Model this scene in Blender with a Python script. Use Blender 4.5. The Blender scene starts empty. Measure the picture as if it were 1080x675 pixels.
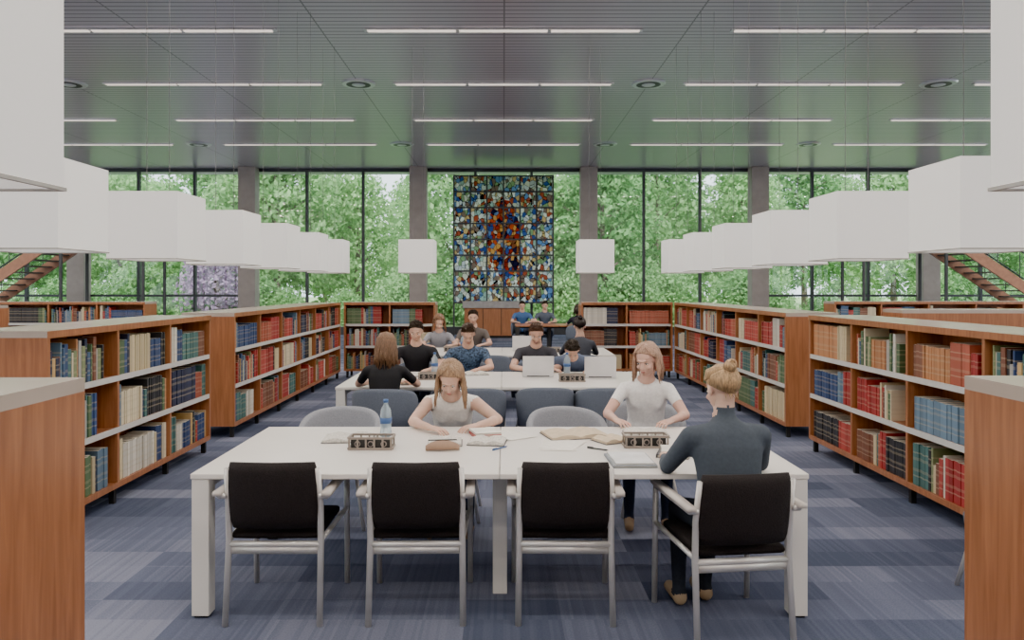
import bpy, math, random
import numpy as np
from mathutils import Vector, Matrix
random.seed(7); np.random.seed(7)
R=random.random
def U(a,b): return a+(b-a)*R()
sc=bpy.context.scene
COL=sc.collection
CAMH=1.72
try:
    sc.view_settings.view_transform='AgX'
    sc.view_settings.look='AgX - Punchy'
except Exception as e: print(e)

# ------------------------------------------------------------ materials
def newmat(name):
    m=bpy.data.materials.new(name); m.use_nodes=True
    nt=m.node_tree; b=nt.nodes['Principled BSDF']
    return m,nt,b
def setc(b,c): b.inputs['Base Color'].default_value=(c[0],c[1],c[2],1)
def mat(name,c,rough=.5,metal=0,var=.12,scale=8,bump=0,emis=None,es=0,spec=None):
    m,nt,b=newmat(name); setc(b,c)
    b.inputs['Roughness'].default_value=rough; b.inputs['Metallic'].default_value=metal
    if spec is not None: b.inputs['Specular IOR Level'].default_value=spec
    tc=nt.nodes.new('ShaderNodeTexCoord'); n=nt.nodes.new('ShaderNodeTexNoise')
    n.inputs['Scale'].default_value=scale; n.inputs['Detail'].default_value=4
    nt.links.new(tc.outputs['Object'],n.inputs['Vector'])
    if var>0:
        r=nt.nodes.new('ShaderNodeValToRGB')
        r.color_ramp.elements[0].position=.3; r.color_ramp.elements[1].position=.7
        r.color_ramp.elements[0].color=tuple(x*(1-var) for x in c)+(1,)
        r.color_ramp.elements[1].color=tuple(min(1,x*(1+var)) for x in c)+(1,)
        nt.links.new(n.outputs['Fac'],r.inputs['Fac']); nt.links.new(r.outputs['Color'],b.inputs['Base Color'])
    if bump>0:
        bp=nt.nodes.new('ShaderNodeBump'); bp.inputs['Strength'].default_value=bump; bp.inputs['Distance'].default_value=.01
        nt.links.new(n.outputs['Fac'],bp.inputs['Height']); nt.links.new(bp.outputs['Normal'],b.inputs['Normal'])
    if emis:
        b.inputs['Emission Color'].default_value=emis+(1,); b.inputs['Emission Strength'].default_value=es
    return m
def wood(name,c1,c2,rough=.3,axis='Z'):
    m,nt,b=newmat(name); b.inputs['Roughness'].default_value=rough
    tc=nt.nodes.new('ShaderNodeTexCoord'); mp=nt.nodes.new('ShaderNodeMapping')
    mp.inputs['Scale'].default_value=(14,14,1.0) if axis=='Z' else (1.0,14,14)
    n=nt.nodes.new('ShaderNodeTexNoise'); n.inputs['Scale'].default_value=2.5; n.inputs['Detail'].default_value=7; n.inputs['Distortion'].default_value=.6
    r=nt.nodes.new('ShaderNodeValToRGB'); r.color_ramp.elements[0].position=.3; r.color_ramp.elements[1].position=.72
    r.color_ramp.elements[0].color=c1+(1,); r.color_ramp.elements[1].color=c2+(1,)
    nt.links.new(tc.outputs['Object'],mp.inputs['Vector']); nt.links.new(mp.outputs['Vector'],n.inputs['Vector'])
    nt.links.new(n.outputs['Fac'],r.inputs['Fac']); nt.links.new(r.outputs['Color'],b.inputs['Base Color'])
    return m
M={}
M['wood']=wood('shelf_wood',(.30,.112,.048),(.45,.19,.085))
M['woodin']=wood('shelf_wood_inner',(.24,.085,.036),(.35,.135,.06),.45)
M['topwood']=mat('shelf_top_laminate',(.48,.40,.34),.22,0,.05,3)
M['rail']=mat('shelf_label_rail',(.62,.60,.57),.4,0,.05)
M['foot']=mat('dark_foot',(.02,.02,.02),.5)
M['white']=mat('white_laminate',(.83,.79,.74),.28,0,.02,3)
M['whitemetal']=mat('white_powder_metal',(.80,.77,.72),.4,0,.03,3)
M['black']=mat('black_fabric',(.018,.014,.014),.9,0,.3,160,.3)
M['silver']=mat('silver_tube',(.68,.66,.63),.35,.5,.05)
M['beige']=mat('armrest_pad',(.60,.55,.50),.5,0,.05)
M['greyfab']=mat('grey_chair_fabric',(.12,.14,.18),.9,0,.15,120,.2)
M['lgreyfab']=mat('light_grey_chair_fabric',(.30,.31,.34),.85,0,.12,120,.2)
M['alu']=mat('brushed_aluminium',(.72,.72,.73),.3,.6,.03)
M['dark']=mat('dark_plastic',(.03,.03,.03),.4)
M['mull']=mat('mullion_metal',(.07,.075,.08),.5,.2,.05)
M['colm']=mat('column_cladding',(.38,.33,.30),.5,.1,.1,3)
M['wire']=mat('lamp_wire',(.12,.12,.12),.5)
M['paper']=mat('paper',(.82,.79,.72),.8,0,.06,30)
M['plaster']=mat('plaster',(.75,.74,.72),.8,0,.03,4)

# lamp shade
M['shade']=mat('lampshade_fabric',(.80,.79,.77),.9,0,.02,90,.05,(1,.96,.92),.38)
M['shadein']=mat('lamp_diffuser',(.85,.84,.8),.7,0,.01,9,0,(1,.95,.88),1.0)
M['trimm']=mat('lamp_trim',(.45,.43,.40),.5)

# carpet
def carpet():
    m,nt,b=newmat('carpet_tiles'); b.inputs['Roughness'].default_value=.95; b.inputs['Specular IOR Level'].default_value=.15
    tc=nt.nodes.new('ShaderNodeTexCoord')
    def layer(sx,sy,off):
        mp=nt.nodes.new('ShaderNodeMapping'); mp.inputs['Scale'].default_value=(sx,sy,1); mp.inputs['Location'].default_value=(off,off*1.7,.5)
        nt.links.new(tc.outputs['Object'],mp.inputs['Vector'])
        fl=nt.nodes.new('ShaderNodeVectorMath'); fl.operation='FLOOR'; nt.links.new(mp.outputs['Vector'],fl.inputs[0])
        wn=nt.nodes.new('ShaderNodeTexWhiteNoise'); nt.links.new(fl.outputs[0],wn.inputs['Vector']); return wn.outputs['Value']
    a=layer(1.0,4,.2); c=layer(2,2,.4); d=layer(60,2,.1)
    def mth(op,x,y):
        n=nt.nodes.new('ShaderNodeMath'); n.operation=op
        for i,q in enumerate((x,y)):
            if isinstance(q,(int,float)): n.inputs[i].default_value=q
            else: nt.links.new(q,n.inputs[i])
        return n.outputs[0]
    v=mth('ADD',mth('MULTIPLY',a,.42),mth('ADD',mth('MULTIPLY',c,.42),mth('MULTIPLY',d,.16)))
    no=nt.nodes.new('ShaderNodeTexNoise'); no.inputs['Scale'].default_value=110; nt.links.new(tc.outputs['Object'],no.inputs['Vector'])
    v=mth('ADD',v,mth('MULTIPLY',mth('SUBTRACT',no.outputs['Fac'],.5),.4))
    r=nt.nodes.new('ShaderNodeValToRGB'); e=r.color_ramp.elements
    e[0].position=.15; e[0].color=(.070,.086,.135,1); e[1].position=.9; e[1].color=(.24,.255,.33,1)
    x=e.new(.5); x.color=(.125,.142,.208,1)
    nt.links.new(v,r.inputs['Fac']); nt.links.new(r.outputs['Color'],b.inputs['Base Color'])
    bp=nt.nodes.new('ShaderNodeBump'); bp.inputs['Strength'].default_value=.3; bp.inputs['Distance'].default_value=.005
    nt.links.new(no.outputs['Fac'],bp.inputs['Height']); nt.links.new(bp.outputs['Normal'],b.inputs['Normal'])
    return m
M['carpet']=carpet()
def ceilm():
    m,nt,b=newmat('metal_slat_ceiling'); b.inputs['Roughness'].default_value=.30; b.inputs['Metallic'].default_value=.4
    tc=nt.nodes.new('ShaderNodeTexCoord'); s=nt.nodes.new('ShaderNodeSeparateXYZ'); nt.links.new(tc.outputs['Object'],s.inputs[0])
    def stripes(out,pitch,frac):
        d=nt.nodes.new('ShaderNodeMath'); d.operation='DIVIDE'; d.inputs[1].default_value=pitch; nt.links.new(out,d.inputs[0])
        f=nt.nodes.new('ShaderNodeMath'); f.operation='FRACT'; nt.links.new(d.outputs[0],f.inputs[0])
        g=nt.nodes.new('ShaderNodeMath'); g.operation='LESS_THAN'; g.inputs[1].default_value=frac; nt.links.new(f.outputs[0],g.inputs[0]); return g.outputs[0]
    a=stripes(s.outputs['Y'],.16,.22); c=stripes(s.outputs['X'],3.0,.008)
    mx=nt.nodes.new('ShaderNodeMath'); mx.operation='MAXIMUM'; nt.links.new(a,mx.inputs[0]); nt.links.new(c,mx.inputs[1])
    mi=nt.nodes.new('ShaderNodeMix'); mi.data_type='RGBA'
    mi.inputs[6].default_value=(.57,.53,.575,1); mi.inputs[7].default_value=(.19,.18,.195,1)
    nt.links.new(mx.outputs[0],mi.inputs[0]); nt.links.new(mi.outputs[2],b.inputs['Base Color'])
    return m
M['ceil']=ceilm()
def glassm():
    m=bpy.data.materials.new('window_glass'); m.use_nodes=True; nt=m.node_tree; nt.nodes.clear()
    o=nt.nodes.new('ShaderNodeOutputMaterial'); t=nt.nodes.new('ShaderNodeBsdfTransparent'); t.inputs[0].default_value=(.90,.96,.97,1)
    g=nt.nodes.new('ShaderNodeBsdfGlossy'); g.inputs['Roughness'].default_value=.02
    mx=nt.nodes.new('ShaderNodeMixShader'); mx.inputs[0].default_value=.05
    nt.links.new(t.outputs[0],mx.inputs[1]); nt.links.new(g.outputs[0],mx.inputs[2]); nt.links.new(mx.outputs[0],o.inputs[0]); return m
M['glass']=glassm()
def bookm():
    m,nt,b=newmat('book_cloth'); b.inputs['Roughness'].default_value=.55
    a=nt.nodes.new('ShaderNodeAttribute'); a.attribute_name='Col'
    uv=nt.nodes.new('ShaderNodeUVMap'); s=nt.nodes.new('ShaderNodeSeparateXYZ'); nt.links.new(uv.outputs[0],s.inputs[0])
    w=nt.nodes.new('ShaderNodeMath'); w.operation='PINGPONG'; w.inputs[1].default_value=.5; nt.links.new(s.outputs['Y'],w.inputs[0])
    r=nt.nodes.new('ShaderNodeValToRGB'); r.color_ramp.interpolation='CONSTANT'; e=r.color_ramp.elements
    e[0].position=0; e[0].color=(0,0,0,1); e[1].position=.2; e[1].color=(.8,.8,.8,1)
    x=e.new(.235); x.color=(0,0,0,1); x=e.new(.33); x.color=(.5,.5,.5,1); x=e.new(.40); x.color=(0,0,0,1)
    nt.links.new(w.outputs[0],r.inputs['Fac'])
    mi=nt.nodes.new('ShaderNodeMix'); mi.data_type='RGBA'; mi.inputs[7].default_value=(.55,.45,.3,1)
    sc_=nt.nodes.new('ShaderNodeMath'); sc_.operation='MULTIPLY'; sc_.inputs[1].default_value=.45; nt.links.new(r.outputs['Color'],sc_.inputs[0])
    nt.links.new(sc_.outputs[0],mi.inputs[0]); nt.links.new(a.outputs['Color'],mi.inputs[6]); nt.links.new(mi.outputs[2],b.inputs['Base Color']); return m
M['book']=bookm()

# ------------------------------------------------------------ mesh builder
class MB:
    def __init__(s): s.v=[];s.f=[];s.m=[]
    def add(s,vs,fs,mi=0):
        o=len(s.v); s.v.extend([tuple(v) for v in vs]); s.f.extend([tuple(i+o for i in f) for f in fs])
        if isinstance(mi,int): s.m.extend([mi]*len(fs))
        else: s.m.extend(mi)
    def box(s,c,sz,mi=0,rot=None):
        c=Vector(c); h=Vector(sz)/2; vs=[]
        for z in(-1,1):
            for x,y in((-1,-1),(1,-1),(1,1),(-1,1)):
                p=Vector((x*h.x,y*h.y,z*h.z)); 
                if rot: p=rot@p
                vs.append(c+p)
        s.add(vs,[(3,2,1,0),(4,5,6,7),(0,1,5,4),(1,2,6,5),(2,3,7,6),(3,0,4,7)],mi)
    def b2(s,x0,x1,y0,y1,z0,z1,mi=0): s.box(((x0+x1)/2,(y0+y1)/2,(z0+z1)/2),(abs(x1-x0),abs(y1-y0),abs(z1-z0)),mi)
    def rings(s,rg,mi=0):
        n=len(rg[0]); vs=[p for r in rg for p in r]; fs=[]
        for i in range(len(rg)-1):
            for j in range(n):
                k=(j+1)%n; fs.append((i*n+j,i*n+k,(i+1)*n+k,(i+1)*n+j))
        fs.append(tuple(range(n-1,-1,-1))); fs.append(tuple((len(rg)-1)*n+j for j in range(n)))
        s.add(vs,fs,mi)
    def tube(s,pts,rad,mi=0,seg=8):
        pts=[Vector(p) for p in pts]
        if not isinstance(rad,(list,tuple)): rad=[rad]*len(pts)
        rg=[]; up=None
        for i,p in enumerate(pts):
            a=pts[max(0,i-1)]; b=pts[min(len(pts)-1,i+1)]; t=(b-a)
            if t.length<1e-9: t=Vector((0,0,1))
            t.normalize()
            if up is None: up=Vector((0,0,1)) if abs(t.z)<.9 else Vector((1,0,0))
            x=t.cross(up).normalized(); y=t.cross(x).normalized()
            rg.append([p+x*math.cos(q)*rad[i]+y*math.sin(q)*rad[i] for q in [2*math.pi*k/seg for k in range(seg)]])
        s.rings(rg,mi)
    def ball(s,c,r,mi=0,seg=12,rot=None):
        c=Vector(c); rg=[]
        if not isinstance(r,(list,tuple)): r=(r,r,r)
        n=seg//2+1
        for i in range(n+1):
            th=math.pi*min(max(i/n,.01),.99); ring=[]
            for k in range(seg):
                q=2*math.pi*k/seg; p=Vector((r[0]*math.sin(th)*math.cos(q),r[1]*math.sin(th)*math.sin(q),-r[2]*math.cos(th)))
                if rot: p=rot@p
                ring.append(c+p)
            rg.append(ring)
        s.rings(rg,mi)
    def caps(s,p0,r0,p1,r1,mi=0,seg=12):
        s.ball(p0,r0,mi,seg); s.ball(p1,r1,mi,seg); s.tube([p0,p1],[r0,r1],mi,seg)
    def merge(s,me,fm):
        s.add([tuple(v.co) for v in me.vertices],[tuple(p.vertices) for p in me.polygons],fm)
    def mesh(s,name):
        me=bpy.data.meshes.new(name); me.from_pydata(s.v,[],s.f); me.update(); return me
    def obj(s,name,mats,smooth=False,bevel=0,loc=(0,0,0),rz=0,parent=None,auto=False):
        me=s.mesh(name)
        for m in mats: me.materials.append(m)
        me.polygons.foreach_set('material_index',s.m)
        if smooth: me.polygons.foreach_set('use_smooth',[True]*len(s.f))
        o=bpy.data.objects.new(name,me); COL.objects.link(o); o.location=loc; o.rotation_euler=(0,0,rz)
        if bevel:
            b=o.modifiers.new('bev','BEVEL'); b.width=bevel; b.segments=2; b.limit_method='ANGLE'
        if parent: o.parent=parent
        return o
def inst(o,loc,rz=0,scale=1,name=None):
    n=bpy.data.objects.new(name or o.name.split('.')[0],o.data); COL.objects.link(n); n.location=loc; n.rotation_euler=(0,0,rz)
    n.scale=(scale,)*3 if not isinstance(scale,tuple) else scale
    for md in o.modifiers:
        if md.type=='BEVEL':
            b=n.modifiers.new('bev','BEVEL'); b.width=md.width; b.segments=2; b.limit_method='ANGLE'
    return n

# ------------------------------------------------------------ room shell
ZC=5.92; YB=-6; YF=27.0; XW=20.5
def simple(name,x0,x1,y0,y1,z0,z1,m):
    b=MB(); b.b2(x0,x1,y0,y1,z0,z1); return b.obj(name,[m])
simple('floor',-XW,XW,YB,YF+.3,-.2,0,M['carpet'])
simple('ceiling',-XW-.5,XW+.5,YB-.3,YF+1.5,ZC,ZC+.4,M['ceil'])
simple('wall_back',-XW,XW,YB-.2,YB,0,ZC,M['plaster'])
# front facade
w=MB()
w.b2(-XW,XW,YF,YF+.12,0,.28); w.b2(-XW,XW,YF,YF+.12,ZC-.12,ZC)
for i in range(-10,11):
    x=i*2.0+1
    if abs((x-3)%6)<.01: continue
    w.b2(x-.045,x+.045,YF-.02,YF+.12,.28,ZC-.12)
w.b2(-XW,-9,YF-.01,YF+.1,1.35,1.43); w.b2(9,XW,YF-.01,YF+.1,1.35,1.43)
w.obj('wall_front',[M['mull']])
for i in range(-3,4):
    x0=i*6-3+.3; x1=i*6+3-.3
    x0=max(x0,-XW); x1=min(x1,XW)
    b=MB(); b.add([(x0,YF+.06,.28),(x1,YF+.06,.28),(x1,YF+.06,ZC-.12),(x0,YF+.06,ZC-.12)],[(0,1,2,3)])
    b.obj('window_%d'%(i+4),[M['glass']])
c=MB(); c.b2(-.3,.3,-.15,.35,0,ZC); c.b2(-.33,.33,-.18,-.15,0,.12)
co=c.obj('structural_column',[M['colm']],bevel=.01,loc=(-15,YF-.3,0))
for x in(-9,-3,3,9,15): inst(co,(x,YF-.3,0))
for k,sx in((8,-1),(9,1)):
    w=MB(); X=sx*XW
    w.b2(X-.06,X+.06,YB,YF,0,.28); w.b2(X-.06,X+.06,YB,YF,ZC-.12,ZC)
    for i in range(17):
        y=YB+i*33/16; w.b2(X-.06,X+.06,max(YB,y-.045),min(YF,y+.045),.28,ZC-.12)
    w.obj('wall_left' if sx<0 else 'wall_right',[M['mull']])
    b=MB(); b.add([(X,YB,.28),(X,YF,.28),(X,YF,ZC-.12),(X,YB,ZC-.12)],[(0,1,2,3)]); b.obj('window_%d'%k,[M['glass']])

# ceiling strip lights and vents
M['strip']=mat('strip_light_tube',(.9,.85,.8),.5,0,0,1,0,(1,.86,.74),1.6)
fx=MB()
L=4.5
fx.b2(-L/2-.03,L/2+.03,-.055,.055,-.022,0,0)
for k in range(3):
    a=-L/2+k*L/3+.03; fx.b2(a,a+L/3-.06,-.045,.045,-.034,-.023,1)
fo=fx.obj('ceiling_strip_light',[M['alu'],M['strip']],loc=(-18,12.4,ZC))
first=True
for y in(-4.2,-.9,2.4,5.8,9.1,12.4,15.7,19.1,22.4):
    for x in range(-18,19,6):
        if not(first and y==12.4 and x==-18): inst(fo,(x,y,ZC))
        if y<22:
            ld=bpy.data.lights.new('strip_glow','AREA'); ld.shape='RECTANGLE'; ld.size=L-.1; ld.size_y=.02; ld.energy=165; ld.color=(1,.92,.83)
            lo=bpy.data.objects.new('ceiling_strip_glow',ld); COL.objects.link(lo); lo.location=(x,y,ZC-.045)
v=MB()
v.tube([(0,0,0),(0,0,-.03)],[.36,.33],0,28)
v.tube([(0,0,-.03),(0,0,-.034)],[.25,.25],1,28); v.tube([(0,0,-.034),(0,0,-.05)],[.14,.1],0,20)
vo=v.obj('ceiling_air_vent',[M['alu'],M['dark']],loc=(-3,15.7,ZC))
for y in(9.1,15.7,22.4):
    for x in(-15,-9,-3,3,9,15):
        if(x,y)!=(-3,15.7): inst(vo,(x,y,ZC))

# pendant lamps
LB=CAMH+.235; LS=.6; LH=.57
p=MB(); h=LS/2
p.b2(-h,h,-h,-h+.012,0,LH,0); p.b2(-h,h,h-.012,h,0,LH,0); p.b2(-h,-h+.012,-h+.012,h-.012,0,LH,0); p.b2(h-.012,h,-h+.012,h-.012,0,LH,0)
p.b2(-h+.012,h-.012,-h+.012,h-.012,.03,.04,1); p.b2(-h+.012,h-.012,-h+.012,h-.012,LH-.03,LH-.02,1)
for sx in(-1,1):
    p.b2(sx*h-.006,sx*h+.006,-h-.005,h+.005,-.006,.004,2); p.b2(-h-.005,h+.005,sx*h-.006,sx*h+.006,-.006,.004,2)
for sx in(-1,1): p.tube([(sx*.1,0,LH-.03),(sx*.1,0,ZC-LB-.002)],.003,3,5)
po=p.obj('pendant_lamp',[M['shade'],M['shadein'],M['trimm'],M['wire']],loc=(-1.5,1.77,LB+.03))
inst(po,(1.63,1.77,LB+.03))
pos=[(-1.5,13.3),(1.6,13.3)]
for y in(4.68,6.4,8.0,9.65,11.3,12.95): pos+=[(-3.05,y+.3),(3.12,y+.3)]
for q in pos: inst(po,(q[0],q[1],LB))

# ------------------------------------------------------------ bookshelves
HS=1.42
PAL=[(.36,.04,.04),(.42,.06,.05),(.40,.10,.06),(.04,.07,.17),(.06,.11,.20),(.03,.035,.07),(.07,.16,.15),(.10,.16,.08),(.58,.48,.30),(.66,.57,.40),
     (.64,.60,.52),(.48,.22,.10),(.58,.38,.16),(.035,.035,.04),(.20,.08,.05),(.14,.22,.30),(.38,.36,.33),(.22,.26,.13)]
REDS=PAL[:3]+[PAL[11],PAL[0],PAL[1],PAL[14]]; COOL=[PAL[3],PAL[4],PAL[5],PAL[6],PAL[8],PAL[9],PAL[10],PAL[13],PAL[15],PAL[7]]
def shelf(x,y,rz,length,depth=.6,blank=False,warm=.5,books=True):
    b=MB(); n=max(1,round(length/.93)); bw=length/n
    b.b2(0,length,0,depth,HS-.045,HS,1)             # top
    b.b2(0,length,-.006,0,HS-.05,HS-.002,0)
    b.b2(0,.035,0,depth,.13,HS-.045,0); b.b2(length-.035,length,0,depth,.13,HS-.045,0)
    b.b2(.035,length-.035,depth-.03,depth,.13,HS-.045,0)
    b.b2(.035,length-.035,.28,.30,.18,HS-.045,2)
    zs=[.13,.565,.975]
    for z in zs:
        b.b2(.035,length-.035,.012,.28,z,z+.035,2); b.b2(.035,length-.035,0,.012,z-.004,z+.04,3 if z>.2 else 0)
    for i in range(1,n): b.b2(i*bw-.015,i*bw+.015,.002,.28,.165,HS-.045,0)
    for i in range(n+1):
        fx_=min(max(i*bw,.06),length-.06)
        for yy in(.05,depth-.05): b.b2(fx_-.02,fx_+.02,yy-.02,yy+.02,0,.13,4)
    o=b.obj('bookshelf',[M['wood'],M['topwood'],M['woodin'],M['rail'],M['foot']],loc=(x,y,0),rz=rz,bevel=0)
    if not books: return
    vs=[];fs=[];cols=[];uvs=[]
    for i in range(n):
        for z in zs:
            zb=z+.036; x0=i*bw+.05; x1=(i+1)*bw-.03; lim=x0+(x1-x0)*random.choice([1,1,.93,.85,.72,.97])
            if R()<.12: x0+=.12
            while x0<lim:
                c=random.choice(REDS if R()<warm else COOL)
                cnt=random.choice([3,5,8,12,16,1]); hh=U(.24,.335); th=U(.022,.05); dp=U(.17,.22); same=R()<.75
                for _ in range(cnt):
                    t=th if same else U(.015,.05); hb=hh+U(-.004,.004) if same else U(.2,.34)
                    if x0+t>lim: x0=lim; break
                    k=U(.8,1.2) if same else 1; cc=tuple(min(1,q*k) for q in c) if same else random.choice(PAL)
                    y0=.025+U(0,.012); o_=len(vs); g=.0012
                    for zz in(zb,zb+hb):
                        for xx,yy in((x0+g,y0),(x0+t-g,y0),(x0+t-g,y0+dp),(x0+g,y0+dp)): vs.append((xx,yy,zz))
                    for f in((3,2,1,0),(4,5,6,7),(0,1,5,4),(1,2,6,5),(2,3,7,6),(3,0,4,7)):
                        fs.append(tuple(q+o_ for q in f))
                        for q in f:
                            uvs.append((.5,(1 if q>3 else 0) if f!=(4,5,6,7) else .01)); 
                            cols.append((cc if f!=(4,5,6,7) else (.6,.55,.45))+(1,))
                    x0+=t
    me=bpy.data.meshes.new('shelf_books'); me.from_pydata(vs,[],fs)
    uv=me.uv_layers.new(name='UVMap'); uv.data.foreach_set('uv',[q for a in uvs for q in a])
    ca=me.color_attributes.new('Col','FLOAT_COLOR','CORNER'); ca.data.foreach_set('color',[q for a in cols for q in a])
    me.materials.append(M['book']); me.update()
    ob=bpy.data.objects.new('shelf_books',me); COL.objects.link(ob); ob.location=(x,y,0); ob.rotation_euler=(0,0,rz)
H=math.pi/2
shelf(-3.05,5.07,H,2.83,warm=.08)
shelf(-3.05,8.6,H,5.6,warm=.35)
shelf(3.2,7.95,-H,3.85,warm=.6)
shelf(3.2,14.2,-H,5.6,warm=.5)
shelf(-3.0,14.25,0,1.72,.5,warm=.6)
shelf(1.46,14.25,0,1.72,.5,warm=.6)
shelf(-12.5,14.6,0,5.6,.5,warm=.5)
shelf(6.5,14.9,0,9.3,.5,warm=.5)
shelf(-12.5,11.6,0,4.6,.5,warm=.3)
shelf(7.6,10.2,math.pi,2.5,.5,books=False)
shelf(-1.80,2.5,-H,1.9,.42,True,books=False)
shelf(1.97,.62,H,1.93,.42,True,books=False)

# ------------------------------------------------------------ tables
def table(yf,yb,xl=-1.62,xr=1.58,ms=None):
    b=MB(); cx=(xl+xr)/2
    b.b2(xl,cx-.002,yf,yb,.722,.75,0); b.b2(cx+.002,xr,yf,yb,.722,.75,0)
    b.b2(xl+.1,xr-.1,yf+.28,yf+.31,.672,.722,1); b.b2(xl+.1,xr-.1,yb-.31,yb-.28,.672,.722,1)
    for x in(xl+.05,xr-.05):
        for y in(yf+.05,yb-.05): b.b2(x-.045,x+.045,y-.045,y+.045,.012,.721,1); b.b2(x-.035,x+.035,y-.035,y+.035,0,.012,2)
        b.b2(x-.03,x+.03,yf+.095,yb-.095,.66,.72,1)
    for y in(yf+.36,yb-.36): b.b2(cx-.04,cx+.04,y-.04,y+.04,0,.721,1)
    b.b2(cx-.03,cx+.03,yf+.32,yb-.32,.67,.72,1)
    return b.obj('library_table',ms or [M['white'],M['whitemetal'],M['foot']],bevel=.004)
table(3.92,5.24); table(7.3,8.62); table(10.7,12.0); table(18.7,19.8,.3,2.0,[M['wood'],M['dark'],M['foot']])

# ------------------------------------------------------------ chairs
def armchair():
    b=MB()
    for sx in(-1,1):
        x=sx*.235
        b.tube([(x*1.02,.27,0),(x,.225,.42),(x,.235,.60),(x*.98,.275,.80)],[.016,.017,.017,.014],1,8)
        b.tube([(x*1.12,-.30,0),(x*1.12,-.285,.45),(x*1.14,-.26,.645)],.016,1,8)
        b.tube([(x*1.12,-.285,.44),(x,.225,.42)],.013,1,8)
        b.tube([(x*1.14,-.26,.645),(x*1.17,.0,.655),(x*1.16,.26,.655),(x*1.0,.27,.66)],.014,1,8)
        b.box((x*1.17,.01,.672),(.045,.56,.022),2)
    b.tube([(-.235,.225,.40),(.235,.225,.40)],.018,1,8); b.tube([(-.255,-.28,.41),(.255,-.28,.41)],.012,1,8)
    b.box((0,.232,.372),(.44,.012,.035),1)
    rg=[]
    for i,(x,k) in enumerate([(-.225,.75),(-.21,1),(-.1,1.05),(0,1.08),(.1,1.05),(.21,1),(.225,.75)]):
        rg.append([(x,yy,.44+zz*k) for yy,zz in((-.26,-.018),(-.27,0),(-.25,.022),(-.1,.028),(.1,.026),(.2,.02),(.212,0),(.2,-.018))])
    b.rings(rg,0)
    rg=[]
    for i in range(9):
        t=i/8; z=.485+.345*t; yc=.215+.05*t+.01*math.sin(t*math.pi); hw=.228 if 0<i<8 else .216; hd=.024 if 0<i<8 else .012
        ring=[]
        for k in range(20):
            q=2*math.pi*k/20; cx_=math.copysign(abs(math.cos(q))**.35,math.cos(q)); sy=math.copysign(abs(math.sin(q))**.6,math.sin(q))
            xx=hw*cx_; ring.append((xx,yc+hd*sy+.03*(1-(xx/.228)**2)*1,z))
        rg.append(ring)
    b.rings(rg,0)
    return b.obj('library_armchair',[M['black'],M['silver'],M['beige']],smooth=True)
ac=armchair(); ac.location=(-1.17,4.11,0); ac.rotation_euler=(0,0,math.pi)
inst(ac,(-.45,4.11,0),math.pi+.02); inst(ac,(.32,4.11,0),math.pi-.02)
inst(ac,(1.12,3.87,0),math.pi+.12)
def tub(m,name='tub_chair'):
    b=MB(); n=20; rg=[]
    for i in range(n+1):
        a=math.radians(-105+210*i/n); top=.80-.13*abs(i/n*2-1)**2.5
        dx,dy=math.sin(a),math.cos(a)
        def P(r,z): return (dx*r*1.0,dy*r*.98,z)
        rg.append([P(.235,.40),P(.285,.40),P(.30,.55),P(.305,top-.03),P(.29,top),P(.265,top),P(.25,top-.03),P(.24,.55)])
    b.rings(rg,0)
    rr=[]
    for z,k in((.37,.9),(.39,1),(.44,1.02),(.455,.93)):
        rr.append([(math.cos(2*math.pi*j/24)*.245*k,math.sin(2*math.pi*j/24)*.25*k-.02,z) for j in range(24)])
    b.rings(rr,0)
    for sx in(-1,1):
        for sy in(-1,1): b.tube([(sx*.15,sy*.15,.38),(sx*.22,sy*.22,0)],.013,1,8)
    b.tube([(-.16,-.16,.36),(.16,.16,.36)],.01,1,6); b.tube([(.16,-.16,.36),(-.16,.16,.36)],.01,1,6)
    o=b.obj(name,[m,M['silver']],smooth=True); return o
tg=tub(M['greyfab']); tl=tub(M['lgreyfab'])
tl.location=(-1.2,5.55,0); inst(tl,(.47,5.55,0),.15); inst(tl,(-.40,5.72,0)); inst(tl,(1.1,5.85,0))
tg.location=(-1.1,7.05,0); tg.rotation_euler=(0,0,math.pi)
for x,y in((-.25,7.2),(.40,7.25),(.95,7.22)): inst(tg,(x,y,0),math.pi,(.92,.92,.98))
for x in(-1.02,-.42,.38,.85): inst(tg,(x,9.05,0))
inst(tg,(1.05,10.4,0),math.pi); inst(tg,(-.2,10.4,0),math.pi); inst(tg,(-1.05,12.4,0)); inst(tg,(-.5,12.6,0)); 
inst(tg,(.5,20.3,0)); inst(tg,(1.05,20.3,0)); inst(tg,(1.8,18.2,0),math.pi); inst(tg,(2.83,4.15,0),-H)

# ------------------------------------------------------------ people
def remesh(mb,vox,it=3,fac=.5):
    me=mb.mesh('tmp'); o=bpy.data.objects.new('tmp',me); COL.objects.link(o)
    r=o.modifiers.new('r','REMESH'); r.mode='VOXEL'; r.voxel_size=vox
    s=o.modifiers.new('s','SMOOTH'); s.factor=fac; s.iterations=it
    dg=bpy.context.evaluated_depsgraph_get(); out=bpy.data.meshes.new_from_object(o.evaluated_get(dg))
    bpy.data.objects.remove(o); return out
def segd(p,a,b):
    ab=b-a; t=max(0,min(1,(p-a).dot(ab)/max(ab.dot(ab),1e-9))); return (p-(a+ab*t)).length,t
SK={}
def skin(c):
    if c not in SK:
        m=mat('skin_%d'%len(SK),c,.5,0,.05,20); m.node_tree.nodes['Principled BSDF'].inputs['Subsurface Weight'].default_value=.08
        m.node_tree.nodes['Principled BSDF'].inputs['Subsurface Radius'].default_value=(.03,.01,.005); SK[c]=m
    return SK[c]
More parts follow.
